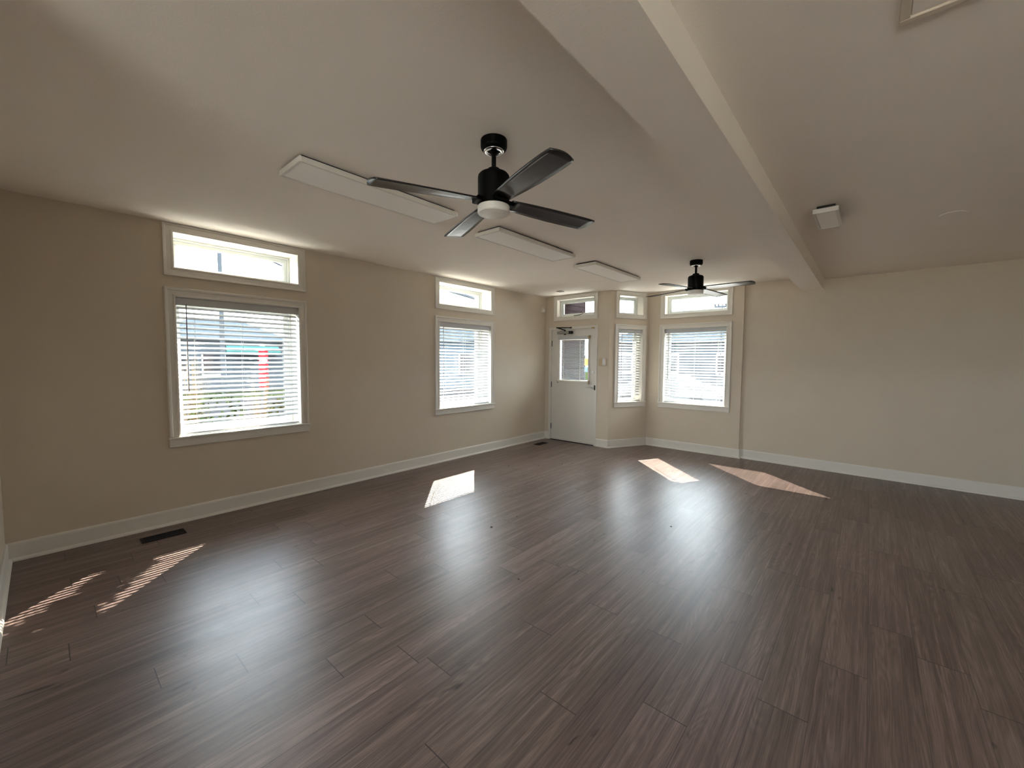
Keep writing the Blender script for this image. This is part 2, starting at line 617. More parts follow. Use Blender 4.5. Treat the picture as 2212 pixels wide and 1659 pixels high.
# ------------------------------------------------------------------ floor planks
def build_floor():
    PW, PL, X0 = 0.186, 1.25, -0.318
    known = {-7: 1.22, -8: 1.17, -10: 1.19, -6: 1.77, -2: 1.685, 0: 2.04, -1: 2.176, -3: 2.175, -4: 1.43, -5: 2.178, -9: 2.13}
    bm = bmesh.new()
    uvg = bm.loops.layers.uv.new("grain")
    uve = bm.loops.layers.uv.new("edge")
    pid = bm.faces.layers.float.new("pid")
    ylo, yhi = -3.45, 7.25
    k0 = int(math.floor((XL - 0.05 - X0) / PW))
    k1 = int(math.ceil((3.05 - X0) / PW))
    for k in range(k0, k1):
        xa, xb = X0 + k * PW, X0 + (k + 1) * PW
        ph = known.get(k, random.random() * PL)
        y = ph - math.ceil((ph - ylo) / PL) * PL
        while y < yhi:
            ya, yb = max(y, ylo), min(y + PL, yhi)
            if yb > ya:
                r = random.random()
                st = random.random() * 9
                vs = [bm.verts.new(v) for v in ((xa, ya, 0), (xb, ya, 0), (xb, yb, 0), (xa, yb, 0))]
                f = bm.faces.new(vs)
                f[pid] = r
                for lp in f.loops:
                    v = lp.vert.co
                    ac = 0.0 if abs(v.x - xa) < 1e-6 else 1.0
                    lp[uvg].uv = (st + v.y - ya, ac)
                    lp[uve].uv = (v.y - y, y + PL - v.y)
            y += PL
    me = bpy.data.meshes.new("floor")
    bm.to_mesh(me)
    bm.free()
    o = link("floor", me, M["floor"])
    o["kind"] = "structure"


build_floor()
bm = bmesh.new()
box(bm, XL - 0.05, 3.05, -3.5, 7.25, -0.2, -0.004)
obj("floor_slab", bm, M["concrete"], kind="structure")

# ------------------------------------------------------------------ baseboards
BB = [(0.0, 0.0), (0.030, 0.0), (0.029, 0.010), (0.025, 0.018), (0.018, 0.023), (0.013, 0.024), (0.013, 0.120), (0.011, 0.130), (0.006, 0.138), (0.0, 0.139)]


def baseboard(name, wf, s0, s1, m0=0.0, m1=0.0):
    """m0/m1: mitre slope at each end (ds per unit protrusion)"""
    bm = bmesh.new()
    A = [bm.verts.new((s0 + m0 * p, -p, z)) for p, z in BB]
    B = [bm.verts.new((s1 + m1 * p, -p, z)) for p, z in BB]
    n = len(BB)
    for i in range(n):
        j = (i + 1) % n
        bm.faces.new((A[i], A[j], B[j], B[i]))
    bm.faces.new(A[::-1])
    bm.faces.new(B)
    o = obj(name, bm, M["trim"], kind="structure")
    wf.place(o)


baseboard("baseboard_left", W_LEFT, YBACK, YD, 1, -1)
baseboard("baseboard_front", W_DOOR, XL, -4.597, 1, 0)
baseboard("baseboard_front", W_DOOR, -3.568, PC[0], 0, 0.49)
baseboard("baseboard_bay", W_ANG, 0, LANG, -0.49, -0.6)
baseboard("baseboard_bay", W_BAY, PD[0], XE, 0.6, 1)
baseboard("baseboard_right", W_RIGHT, 0.0, 4.5, 0, 0)
baseboard("baseboard_back", W_BACK, 0.0, 2.79, 0, -1)
W_JOG = WF((XE, YB), (0, 1))
baseboard("baseboard_jog", W_JOG, -0.0, 0.02, -1, 0)

# ------------------------------------------------------------------ windows
CASP = [(0.0, 0.0), (0.0, 0.013), (0.012, 0.016), (0.020, 0.011), (0.052, 0.013), (0.058, 0.019), (0.072, 0.022), (0.080, 0.016), (0.080, 0.0)]
NW = [0]


def window(wf, s0, s1, z, transom, depth, fw=0.055, right_only=False):
    NW[0] += 1
    root = empty("window_%d" % NW[0], kind="structure")
    wf.place(root)
    z0, z1 = z
    bm = bmesh.new()
    if transom:
        sweep_frame(bm, s0, s1, z0, z1, [(min(o_, 0.075), p) for o_, p in CASP])
    else:
        sweep_frame(bm, s0, s1, z0, z1, CASP, "LTR")
    obj("casing", bm, M["trim"], root)
    if not transom:
        bm = bmesh.new()
        bbox(bm, s0 - 0.088, s1 + 0.088, -0.034, 0.0, z0 - 0.020, z0 - 0.001, 0.004)
        obj("sill", bm, M["trim"], root)
        bm = bmesh.new()
        bbox(bm, s0 - 0.082, s1 + 0.082, -0.018, 0.0, z0 - 0.078, z0 - 0.020, 0.003)
        bbox(bm, s0 - 0.084, s1 + 0.084, -0.024, 0.0, z0 - 0.092, z0 - 0.078, 0.004)
        obj("apron", bm, M["trim"], root)
    # jamb lining
    bm = bmesh.new()
    j = JT
    box(bm, s0 - j, s0, 0, depth, z0 - j, z1 + j)
    box(bm, s1, s1 + j, 0, depth, z0 - j, z1 + j)
    box(bm, s0, s1, 0, depth, z1, z1 + j)
    box(bm, s0, s1, 0, depth, z0 - j, z0)
    obj("jamb", bm, M["trim"], root)
    # vinyl frame: outer ring and inner sash
    bm = bmesh.new()
    frame_boxes(bm, s0, s1, z0, z1, 0.020, depth - 0.02, depth + 0.05)
    obj("frame", bm, M["vinyl"], root)
    bm = bmesh.new()
    frame_boxes(bm, s0 + 0.020, s1 - 0.020, z0 + 0.020, z1 - 0.020, fw - 0.020, depth - 0.005, depth + 0.035)
    # thin bead round the glass
    frame_boxes(bm, s0 + fw, s1 - fw, z0 + fw, z1 - fw, 0.006, depth + 0.004, depth + 0.014, 0.002)
    obj("sash", bm, M["vinyl"], root)
    bm = bmesh.new()
    box(bm, s0 + fw - 0.004, s1 - fw + 0.004, depth + 0.014, depth + 0.018, z0 + fw - 0.004, z1 - fw + 0.004)
    obj("pane", bm, M["glass"], root)
    return root


window(W_LEFT, *W1, Z_WIN, False, 0.235, 0.062)
window(W_LEFT, *W1, Z_TR, True, 0.235)
window(W_LEFT, *W2, Z_WIN, False, 0.235, 0.062)
window(W_LEFT, *W2, Z_TR, True, 0.235)
window(W_ANG, *WA, Z_WIN, False, 0.175, 0.045)
window(W_ANG, *WA, Z_TR, True, 0.175, 0.042)
window(W_BAY, *WB, Z_WIN, False, 0.15, 0.055)
window(W_BAY, *WB, Z_TR, True, 0.15, 0.05)
tw = window(W_DOOR, *TD, Z_TR, True, 0.12, 0.055)
bm = bmesh.new()
tube(bm, [(-4.13, 0.10, 2.318), (-3.99, 0.085, 2.325), (-3.93, 0.095, 2.345), (-3.97, 0.09, 2.38)], 0.006, 6)
obj("crank_handle", bm, M["bronze"], tw)
window(W_REAR, 0.6, 3.4, (0.85, 2.2), False, 0.12)  # unseen rear window, added and sized for fill light from behind



def portal(wf, s0, s1, z0, z1, y):
    """light portal just outside an opening: guides the sky light through it, adds no light"""
    ld = bpy.data.lights.new("sky_portal", "AREA")
    ld.shape = "RECTANGLE"
    ld.size, ld.size_y = s1 - s0, z1 - z0
    ld.cycles.is_portal = True
    o = bpy.data.objects.new("sky_portal", ld)
    COL.objects.link(o)
    r_ = Matrix.Rotation(wf.rz, 4, "Z")
    o.matrix_world = Matrix.Translation(wf.p) @ r_ @ Matrix.Translation(((s0 + s1) / 2, y, (z0 + z1) / 2)) @ Matrix.Rotation(-pi / 2, 4, "X")


for a_ in (W1, W2):
    portal(W_LEFT, *a_, *Z_WIN, TB + 0.01)
    portal(W_LEFT, *a_, *Z_TR, TB + 0.01)
portal(W_ANG, *WA, *Z_WIN, 0.25)
portal(W_ANG, *WA, *Z_TR, 0.25)
portal(W_BAY, *WB, *Z_WIN, 0.25)
portal(W_BAY, *WB, *Z_TR, 0.25)
portal(W_DOOR, *TD, *Z_TR, 0.23)
portal(W_DOOR, -4.355, -3.765, 1.145, 1.875, 0.08)
portal(W_REAR, 0.6, 3.4, 0.85, 2.2, 0.21)

# ------------------------------------------------------------------ venetian blinds
def blind(wf, s0, s1, z0, z1, label, wand_s, tilt=29.0, y=0.052):
    root = empty("window_blind", label=label, cat="blind", group="white horizontal blinds in the lower windows")
    wf.place(root)
    a, b_ = s0 + 0.006, s1 - 0.006
    bm = bmesh.new()
    bbox(bm, a, b_, y - 0.018, y + 0.034, z1 - 0.046, z1 - 0.003, 0.003)
    obj("headrail", bm, M["slat"], root)
    bm = bmesh.new()
    bbox(bm, a - 0.002, b_ + 0.002, y - 0.040, y - 0.030, z1 - 0.070, z1 - 0.002, 0.003)
    for x in (a - 0.002, b_ - 0.006):
        bbox(bm, x, x + 0.008, y - 0.032, y + 0.01, z1 - 0.070, z1 - 0.002, 0.002)
    obj("valance", bm, M["slat"], root)
    zt, pitch, w, th = z1 - 0.090, 0.0455, 0.0485, 0.0026
    n = int((zt - (z0 + 0.045)) / pitch)
    t = math.radians(tilt)
    bm = bmesh.new()
    for i in range(n):
        zc = zt - i * pitch
        tt = t + math.radians(random.uniform(-1.2, 1.2))
        sag = random.uniform(-0.0012, 0.0012)
        if i >= n - 3:
            zc += random.uniform(-0.004, 0.003)
        top, bot = [], []
        NS = 5
        for kx, x in enumerate((a + 0.004, (a + b_) / 2, b_ - 0.004)):
            dz = sag * (1 if kx == 1 else -1)
            for arr, off in ((top, th / 2), (bot, -th / 2)):
                row = []
                for q in range(NS):
                    u = (q / (NS - 1) - 0.5)
                    yy = u * w
                    zz = 0.0022 * (1 - (2 * u) ** 2) + off
                    # inner (room side, -y) edge lower
                    Y = yy * math.cos(tt) - zz * math.sin(tt)
                    Z = yy * math.sin(tt) + zz * math.cos(tt)
                    row.append(bm.verts.new((x, y + Y, zc + dz + Z)))
                arr.append(row)
        for kx in range(2):
            for q in range(NS - 1):
                bm.faces.new((top[kx][q], top[kx + 1][q], top[kx + 1][q + 1], top[kx][q + 1]))
                bm.faces.new((bot[kx][q], bot[kx][q + 1], bot[kx + 1][q + 1], bot[kx + 1][q]))
            bm.faces.new((top[kx][0], bot[kx][0], bot[kx + 1][0], top[kx + 1][0]))
            bm.faces.new((top[kx][-1], top[kx + 1][-1], bot[kx + 1][-1], bot[kx][-1]))
        for kx in (0, 2):
            bm.faces.new([top[kx][q] for q in range(NS)] + [bot[kx][q] for q in reversed(range(NS))])
    obj("slats", bm, M["slat"], root, smooth=False)
    zb = zt - n * pitch
    bm = bmesh.new()
    bbox(bm, a + 0.003, b_ - 0.003, y - 0.024, y + 0.024, z0 + 0.006, z0 + 0.024, 0.004)
    obj("bottom_rail", bm, M["slat"], root)
    L = b_ - a
    xs = (a + 0.13 * L, a + 0.5 * L, a + 0.87 * L) if L > 0.7 else (a + 0.2 * L, a + 0.8 * L)
    for x in xs:
        bm = bmesh.new()
        for yy in (y - 0.0245, y + 0.0245):
            box(bm, x - 0.0011, x + 0.0011, yy - 0.0008, yy + 0.0008, z0 + 0.02, z1 - 0.045)
        obj("ladder_cord", bm, M["cord"], root)
    bm = bmesh.new()
    tube(bm, [(wand_s, y - 0.048, z1 - 0.064), (wand_s - 0.002, y - 0.050, z1 - 0.075), (wand_s - 0.004, y - 0.049, z1 - 0.85 * (z1 - z0) * 0.8)], 0.0045, 6)
    obj("tilt_wand", bm, M["wand"], root)
    return root


blind(W_LEFT, *W1, *Z_WIN, "wide white slatted blind in the left wall window nearest the camera, red sign behind it", W1[0] + 0.078)
blind(W_LEFT, *W2, *Z_WIN, "white slatted blind in the left wall window farther along, toward the door", W2[0] + 0.085)
blind(W_ANG, *WA, *Z_WIN, "narrow white slatted blind in the slim angled window just right of the door", WA[0] + 0.07)
blind(W_BAY, *WB, *Z_WIN, "white slatted blind in the bay window below the farther ceiling fan", WB[0] + 0.075)

# ------------------------------------------------------------------ door
door = empty("door_1", kind="structure")
W_DOOR.place(door)
sx0, sx1, sz0, sz1 = DX0 + 0.012, DX1 - 0.012, 0.010, DZ - 0.008
YF = 0.020       # slab face
LX0, LX1, LZ0, LZ1 = -4.355, -3.765, 1.145, 1.875     # visible lite opening
bm = bmesh.new()
for a, b_, c, e in ((sx0, LX0, sz0, sz1), (LX1, sx1, sz0, sz1), (LX0, LX1, sz0, LZ0), (LX0, LX1, LZ1, sz1)):
    box(bm, a, b_, YF, YF + 0.044, c, e)
obj("slab", bm, M["door"], door)
bm = bmesh.new()
sweep_frame(bm, LX0, LX1, LZ0, LZ1, [(0, -YF), (0, -0.010), (0.010, 0.000), (0.028, -0.004), (0.034, -0.012), (0.034, -YF)])
obj("glass_surround", bm, M["door"], door)
bm = bmesh.new()
box(bm, LX0 - 0.003, LX1 + 0.003, YF + 0.020, YF + 0.024, LZ0 - 0.003, LZ1 + 0.003)
obj("pane", bm, M["glass"], door)
bm = bmesh.new()
bbox(bm, sx0 + 0.004, sx1 - 0.004, YF - 0.010, YF, 0.010, 0.055, 0.003)
obj("door_sweep", bm, M["door"], door)
# frame: jamb and casing
bm = bmesh.new()
sweep_frame(bm, DX0, DX1, 0.0, DZ, [(0.0, 0.0), (0.0, 0.008), (0.004, 0.011), (0.036, 0.011), (0.042, 0.004), (0.042, 0.0)], "LTR")
box(bm, DX0 - 0.002, DX0 + 0.009, -0.004, 0.20, 0, DZ)
box(bm, DX1 - 0.009, DX1 + 0.002, -0.004, 0.20, 0, DZ)
box(bm, DX0, DX1, -0.004, 0.20, DZ - 0.006, DZ + 0.004)
box(bm, DX0 + 0.009, DX0 + 0.024, YF + 0.048, 0.10, 0, DZ - 0.006)
box(bm, DX1 - 0.024, DX1 - 0.009, YF + 0.048, 0.10, 0, DZ - 0.006)
box(bm, DX0 + 0.009, DX1 - 0.009, YF + 0.048, 0.10, DZ - 0.022, DZ - 0.006)
obj("door_frame", bm, M["trim"], door)
bm = bmesh.new()
box(bm, DX0, DX1, -0.012, 0.20, -0.003, 0.006)
obj("threshold", bm, M["bronze"], door)
for z in (1.816, 1.045, 0.255):
    bm = bmesh.new()
    tube(bm, [(sx0 - 0.006, YF - 0.006, z - 0.052), (sx0 - 0.006, YF - 0.006, z + 0.052)], 0.0075, 10)
    tube(bm, [(sx0 - 0.006, YF - 0.006, z - 0.058), (sx0 - 0.006, YF - 0.006, z - 0.052)], 0.005, 8)
    tube(bm, [(sx0 - 0.006, YF - 0.006, z + 0.052), (sx0 - 0.006, YF - 0.006, z + 0.058)], 0.005, 8)
    box(bm, sx0 - 0.008, sx0 + 0.004, YF - 0.003, YF + 0.002, z - 0.05, z + 0.05)
    obj("hinge", bm, M["bronze"], door)
# lever set
bm = bmesh.new()
lathe(bm, [(0.0, 0.0), (0.034, 0.0), (0.034, -0.005), (0.030, -0.010), (0.014, -0.012), (0.012, -0.040), (0.0, -0.040)], 24, (-3.665, YF, 1.035), "Y")
tube(bm, [(-3.665, YF - 0.046, 1.035), (-3.700, YF - 0.050, 1.036), (-3.775, YF - 0.048, 1.034)], [0.012, 0.010, 0.0075], 10)
obj("lever_handle", bm, M["nickel"], door, smooth=True)
bm = bmesh.new()
lathe(bm, [(0.0, 0.0), (0.029, 0.0), (0.029, -0.008), (0.024, -0.013), (0.0, -0.013)], 24, (-3.662, YF, 1.298), "Y")
bbox(bm, -3.680, -3.644, YF - 0.028, YF - 0.012, 1.293, 1.303, 0.003)
obj("deadbolt", bm, M["nickel"], door, smooth=False)
bm = bmesh.new()
box(bm, DX1 - 0.010, DX1 + 0.016, -0.013, -0.008, 0.985, 1.07)
obj("strike_plate", bm, M["bronze"], door)
bm = bmesh.new()
bbox(bm, -3.680, -3.640, -0.018, 0.018, DZ - 0.012, DZ + 0.012, 0.002)
tube(bm, [(-3.690, -0.016, DZ), (-3.634, -0.016, DZ)], 0.006, 8)
obj("security_latch", bm, M["brass"], door)
# closer
cl = obj("door_closer", (lambda b: (bbox(b, -4.405, -4.120, YF - 0.058, YF, 1.985, 2.030, 0.005), b)[1])(bmesh.new()), M["alu"], door)
bm = bmesh.new()
bbox(bm, -4.150, -4.085, YF - 0.060, YF - 0.004, 1.982, 2.033, 0.006)
tube(bm, [(-4.245, YF - 0.030, 1.985), (-4.245, YF - 0.030, 1.968)], 0.018, 14)
obj("end_cap", bm, M["bronze"], cl)
bm = bmesh.new()
tube(bm, [(-4.245, YF - 0.030, 2.030), (-4.245, YF - 0.030, 2.055)], 0.012, 10)
tube(bm, [(-4.245, YF - 0.030, 2.050), (-4.270, YF - 0.12, 2.072), (-4.405, YF - 0.075, 2.103)], 0.009, 8)
tube(bm, [(-4.405, YF - 0.070, 2.103), (-4.11, YF - 0.030, 2.092)], 0.0085, 8)
bbox(bm, -4.135, -4.095, -0.030, -0.010, 2.080, 2.104, 0.003)
obj("closer_arm", bm, M["bronze"], cl)

# mini blind on the door
root = empty("door_blind", label="small white mini blind mounted over the glass of the white door", cat="blind")
W_DOOR.place(root)
bm = bmesh.new()
bbox(bm, -4.385, -3.725, -0.026, 0.000, 1.878, 1.935, 0.003)
obj("headrail", bm, M["slat"], root)
bm = bmesh.new()
bx0, bx1 = -4.375, -3.800
nn = 29
for i in range(nn):
    z = 1.862 - i * 0.0248
    t = math.radians(11)
    bb0 = len(bm.verts)
    vs = box(bm, bx0, bx1, -0.026, -0.002, z - 0.0007, z + 0.0007, rot=Matrix.Rotation(t, 3, "X"), piv=Vector((0, -0.014, z)))
obj("slats", bm, M["slat"], root)
for x in (-4.345, -4.255, -3.905):
    bm = bmesh.new()
    box(bm, x - 0.004, x + 0.004, -0.0275, -0.026, 1.12, 1.88)
    obj("ladder_tape", bm, M["cord"], root)
bm = bmesh.new()
bbox(bm, -4.39, -3.735, -0.032, -0.001, 1.100, 1.134, 0.004)
obj("bottom_rail", bm, M["fix"], root)
for x0_, x1_, z0_, z1_ in ((-4.398, -4.382, 1.08, 1.145), (-3.736, -3.720, 1.08, 1.145), (-3.745, -3.715, 1.885, 1.94)):
    bm = bmesh.new()
    bbox(bm, x0_, x1_, -0.034, 0.0, z0_, z1_, 0.002)
    obj("bracket", bm, M["ivory"], root)

# keypad, motion sensor, thermostat-like panels
k = empty("alarm_keypad", label="small beige and white alarm keypad on the wall right of the door frame", cat="keypad")
W_DOOR.place(k)
bm = bmesh.new(); bbox(bm, -3.535, -3.462, -0.022, 0.0, 1.415, 1.538, 0.004)
obj("keypad_cover", bm, M["ivory"], k)
bm = bmesh.new(); bbox(bm, -3.462, -3.394, -0.034, 0.0, 1.412, 1.542, 0.008, 2)
hs = obj("housing", bm, M["plastic"], k)
bm = bmesh.new(); bbox(bm, -3.450, -3.412, -0.037, -0.033, 1.435, 1.520, 0.003)
obj("keypad_panel", bm, M["white"], hs)

k = empty("motion_sensor", label="small off white motion sensor high on the left wall in the far corner", cat="sensor")
W_LEFT.place(k)
bm = bmesh.new()
bbox(bm, 6.175, 6.262, -0.052, 0.0, 2.392, 2.515, 0.012, 3)
obj("housing", bm, M["plastic"], k, smooth=False)
bm = bmesh.new()
bbox(bm, 6.190, 6.247, -0.058, -0.05, 2.405, 2.455, 0.006, 2)
obj("sensor_lens", bm, M["white"], k)

# ------------------------------------------------------------------ floor registers
def register(y0, y1, x0, x1, label):
    root = empty("floor_vent", label=label, cat="vent", group="black floor registers along the left wall")
    root.location = ((x0 + x1) / 2, (y0 + y1) / 2, 0)
    hx, hy = (x1 - x0) / 2, (y1 - y0) / 2
    bm = bmesh.new()
    bw = 0.016
    bbox(bm, -hx, hx, -hy, -hy + bw, 0, 0.006, 0.002)
    bbox(bm, -hx, hx, hy - bw, hy, 0, 0.006, 0.002)
    bbox(bm, -hx, -hx + bw, -hy + bw, hy - bw, 0, 0.006, 0.002)
    bbox(bm, hx - bw, hx, -hy + bw, hy - bw, 0, 0.006, 0.002)
    obj("frame", bm, M["vent"], root)
    bm = bmesh.new()
    box(bm, -hx + bw, hx - bw, -hy + bw, hy - bw, 0.0005, 0.0015)
    nn_ = int((2 * hy - 2 * bw) / 0.0125)
    for i in range(nn_):
        yy = -hy + bw + 0.006 + i * 0.0125
        box(bm, -hx + bw, hx - bw, yy - 0.003, yy + 0.003, 0.001, 0.0045)
    box(bm, -0.003, 0.003, -hy + bw, hy - bw, 0.001, 0.005)
    obj("louvers", bm, M["vent"], root)


register(0.478, 0.765, -4.490, -4.362, "black metal floor register beside the left baseboard, nearest the camera under the large window")
register(5.715, 5.998, -4.468, -4.345, "small black floor register in the far corner just in front of the door")

# ------------------------------------------------------------------ ceiling lights
def linear_light(x0, x1, y0, y1, zc, zb, label, name="ceiling_light", group="flat white rectangular ceiling lights"):
    root = empty(name, ((x0 + x1) / 2, (y0 + y1) / 2, zc), label=label, cat="ceiling light", group=group)
    hx, hy, h = (x1 - x0) / 2, (y1 - y0) / 2, zc - zb
    bm = bmesh.new()
    box(bm, -hx + 0.022, hx - 0.022, -hy + 0.022, hy - 0.022, -h + 0.028, 0.0)
    obj("mounting_plate", bm, M["darkgap"], root)
    bm = bmesh.new()
    fw = 0.016
    hb, ht = -h, -h + 0.033
    bbox(bm, -hx, hx, -hy, -hy + fw, hb, ht, 0.002)
    bbox(bm, -hx, hx, hy - fw, hy, hb, ht, 0.002)
    bbox(bm, -hx, -hx + fw, -hy + fw, hy - fw, hb, ht, 0.002)
    bbox(bm, hx - fw, hx, -hy + fw, hy - fw, hb, ht, 0.002)
    box(bm, -hx + fw, hx - fw, -hy + fw, hy - fw, ht - 0.008, ht - 0.002)
    obj("frame", bm, M["fix"], root)
    bm = bmesh.new()
    box(bm, -hx + fw + 0.002, hx - fw - 0.002, -hy + fw + 0.002, hy - fw - 0.002, hb + 0.003, hb + 0.007)
    obj("diffuser", bm, M["panel"], root)
    return root


linear_light(-2.832, -2.523, 1.022, 2.228, ZL, 2.637, "long flat white ceiling light nearest the camera, left of the near fan")
linear_light(-2.823, -2.510, 2.695, 3.933, ZL, 2.637, "flat white ceiling light in the middle of the row of three")
linear_light(-2.803, -2.492, 4.355, 5.600, ZL, 2.637, "flat white ceiling light farthest away, nearest the door")
linear_light(-0.367, -0.216, 3.752, 4.225, ZR, 2.577, "small white ceiling light right of the boxed beam", group="small ceiling light")

# access hatch, round cover plate, tiny plate
h = empty("ceiling_hatch", (0.32, 1.62, ZR), label="framed white access hatch in the ceiling at the upper right edge", cat="hatch")
bm = bmesh.new()
x0, x1, y0, y1 = -0.297, 0.30, -0.32, 0.316
bbox(bm, x0, x1, y1 - 0.028, y1, -0.012, 0, 0.002)
bbox(bm, x0, x1, y0, y0 + 0.028, -0.012, 0, 0.002)
bbox(bm, x0, x0 + 0.026, y0 + 0.028, y1 - 0.028, -0.012, 0, 0.002)
bbox(bm, x1 - 0.026, x1, y0 + 0.028, y1 - 0.028, -0.012, 0, 0.002)
obj("frame", bm, M["wall"], h)
bm = bmesh.new()
box(bm, x0 + 0.029, x1 - 0.029, y0 + 0.031, y1 - 0.031, -0.006, 0.0)
obj("hatch_panel", bm, M["ceil"], h)

bm = bmesh.new()
lathe(bm, [(0.0, -0.0045), (0.070, -0.0045), (0.074, -0.0025), (0.075, 0.0), (0.0, 0.0)], 36)
cp = obj("ceiling_cover_plate", bm, M["ceil"])
cp.location = (0.425, 4.61, ZR)
tag(cp, "faint round cover plate painted like the ceiling, right of the small ceiling light", "cover plate")
bm = bmesh.new()
bbox(bm, -0.05, 0.05, -0.05, 0.05, -0.012, 0, 0.003)
cp = obj("ceiling_sensor", bm, M["alu"])
cp.location = (-4.06, 5.90, ZL)
tag(cp, "tiny grey plate on the ceiling in front of the transom over the door", "sensor")


# ------------------------------------------------------------------ fans
def make_fan(loc, az, label):
    root = empty("ceiling_fan", loc, az, label=label, cat="ceiling fan", group="black four-blade ceiling fans")
    # z is relative to the ceiling
    bm = bmesh.new()
    lathe(bm, [(0.0, 0.0), (0.070, 0.0), (0.0715, -0.004), (0.0715, -0.038), (0.068, -0.048), (0.058, -0.056), (0.0, -0.056)], 40)
    cn = obj("canopy", bm, M["black"], root, smooth=False)
    bm = bmesh.new()
    lathe(bm, [(0.034, -0.0565), (0.056, -0.0565), (0.054, -0.062), (0.036, -0.066), (0.034, -0.0565)], 40)
    obj("canopy_ring", bm, M["chrome"], cn, smooth=True)
    bm = bmesh.new()
    lathe(bm, [(0.0, -0.05), (0.024, -0.052), (0.022, -0.066), (0.0125, -0.078), (0.0125, -0.170), (0.0, -0.170)], 24)
    obj("downrod", bm, M["black"], root, smooth=False)
    bm = bmesh.new()
    lathe(bm, [(0.0, -0.150), (0.032, -0.152), (0.037, -0.158), (0.037, -0.170), (0.060, -0.174), (0.076, -0.180), (0.0845, -0.190), (0.086, -0.200),
               (0.086, -0.348), (0.083, -0.352), (0.0, -0.352)], 48)
    obj("motor_housing", bm, M["black"], root, smooth=False)
    bm = bmesh.new()
    lathe(bm, [(0.0, -0.350), (0.0855, -0.350), (0.0875, -0.353), (0.0875, -0.385), (0.084, -0.390), (0.060, -0.397), (0.030, -0.401), (0.0, -0.402)], 48)
    obj("light_lens", bm, M["lens"], root, smooth=False)
    al = math.radians(9)
    # blade outline: (r, w_minus, w_plus)
    prof = [(0.095, -0.046, 0.046), (0.16, -0.053, 0.052), (0.26, -0.060, 0.061), (0.38, -0.065, 0.068), (0.50, -0.067, 0.071), (0.58, -0.066, 0.072),
            (0.615, -0.064, 0.071)]
    for kk in range(4):
        bm = bmesh.new()
        rows = []
        NQ = 7
        pts = [[(r, a_ + (b_ - a_) * q / (NQ - 1)) for q in range(NQ)] for r, a_, b_ in prof]
        pts.append([(0.636 + 0.016 * math.sin(pi * q / (NQ - 1)) + 0.012 * (1 - q / (NQ - 1)), -0.060 + 0.128 * q / (NQ - 1)) for q in range(NQ)])
        for row in pts:
            tr_, br_ = [], []
            for r, w_ in row:
                cam_ = 0.004 * (1 - (w_ / 0.07) ** 2)
                twist = math.radians(11.5 - 6.0 * r / 0.66)
                for arr, off in ((tr_, 0.0035), (br_, -0.0035)):
                    z_ = cam_ + off
                    arr.append(bm.verts.new((r, w_ * math.cos(twist) + z_ * math.sin(twist), -0.326 - 0.022 * r / 0.66 - w_ * math.sin(twist) + z_ * math.cos(twist))))
            rows.append((tr_, br_))
        for (t0, b0), (t1, b1) in zip(rows[:-1], rows[1:]):
            for q in range(NQ - 1):
                bm.faces.new((t0[q], t1[q], t1[q + 1], t0[q + 1]))
                bm.faces.new((b0[q], b0[q + 1], b1[q + 1], b1[q]))
            bm.faces.new((t0[0], b0[0], b1[0], t1[0]))
            bm.faces.new((t0[-1], t1[-1], b1[-1], b0[-1]))
        for t0, b0 in (rows[0], rows[-1]):
            for q in range(NQ - 1):
                bm.faces.new((t0[q], t0[q + 1], b0[q + 1], b0[q]))
        bl = obj("blade", bm, M["blade"], root, smooth=True)
        bl.rotation_euler = (0, 0, kk * pi / 2)
        bm = bmesh.new()
        bbox(bm, 0.070, 0.112, -0.040, 0.040, -0.342, -0.318, 0.004)
        br = obj("blade_bracket", bm, M["black"], bl)
    return root


make_fan((-1.585, 1.656, ZL), math.radians(-21.0), "large black four-blade ceiling fan nearest the camera, beside the long ceiling light")
make_fan((-1.600, 5.130, ZL), math.radians(-12.5), "farther black four-blade ceiling fan hanging in front of the bay window transom")

# ------------------------------------------------------------------ crumbs on the floor
bm = bmesh.new()
for x, y in ((-2.49, 2.94), (-2.5, 2.6), (-1.75, 2.09), (-3.5, 4.6), (-3.3, 4.9), (-3.8, 4.3), (-0.3, 5.6), (-1.0, 5.2), (-2.9, 5.4), (-1.3, 3.7)):
    t = random.uniform(0, pi)
    r = random.uniform(0.005, 0.009)
    ico = bmesh.ops.create_icosphere(bm, subdivisions=1, radius=r)
    for v in ico["verts"]:
        v.co.x *= 1.6
        v.co.z *= 0.5
        c_, s_ = math.cos(t), math.sin(t)
        v.co = Vector((v.co.x * c_ - v.co.y * s_ + x, v.co.x * s_ + v.co.y * c_ + y, v.co.z + r * 0.5))
o = obj("floor_crumbs", bm, M["speck"])
tag(o, "tiny dark crumbs scattered over the plank floor", "crumbs", kind="stuff")

# ------------------------------------------------------------------ OUTSIDE
GZ = -0.45
bm = bmesh.new(); box(bm, -90, 60, -60, 90, GZ - 0.3, GZ - 0.09); obj("ground", bm, M["grass"], kind="structure")
bm = bmesh.new(); box(bm, -11.3, 24, -30, 15.2, GZ - 0.2, GZ); obj("sidewalk", bm, M["pave"], kind="structure")
bm = bmesh.new(); box(bm, -22.5, -11.3, -60, 90, GZ - 0.2, GZ - 0.06); obj("road", bm, M["asphalt"], kind="structure")
bm = bmesh.new(); box(bm, -11.3, 60, 15.2, 27.5, GZ - 0.2, GZ - 0.055); obj("road", bm, M["asphalt"], kind="structure")
bm = bmesh.new(); box(bm, -7.2, -5.1, -6, 6.3, GZ - 0.1, GZ + 0.03); obj("ground_planting_bed", bm, M["mulch"], kind="structure")
# unseen soffit added over the bay to keep sun out of its transom
bm = bmesh.new(); box(bm, -3.75, 3.2, 7.2, 7.86, 2.9, 3.05); obj("roof_sun_shield", bm, M["vinyl"], kind="structure")
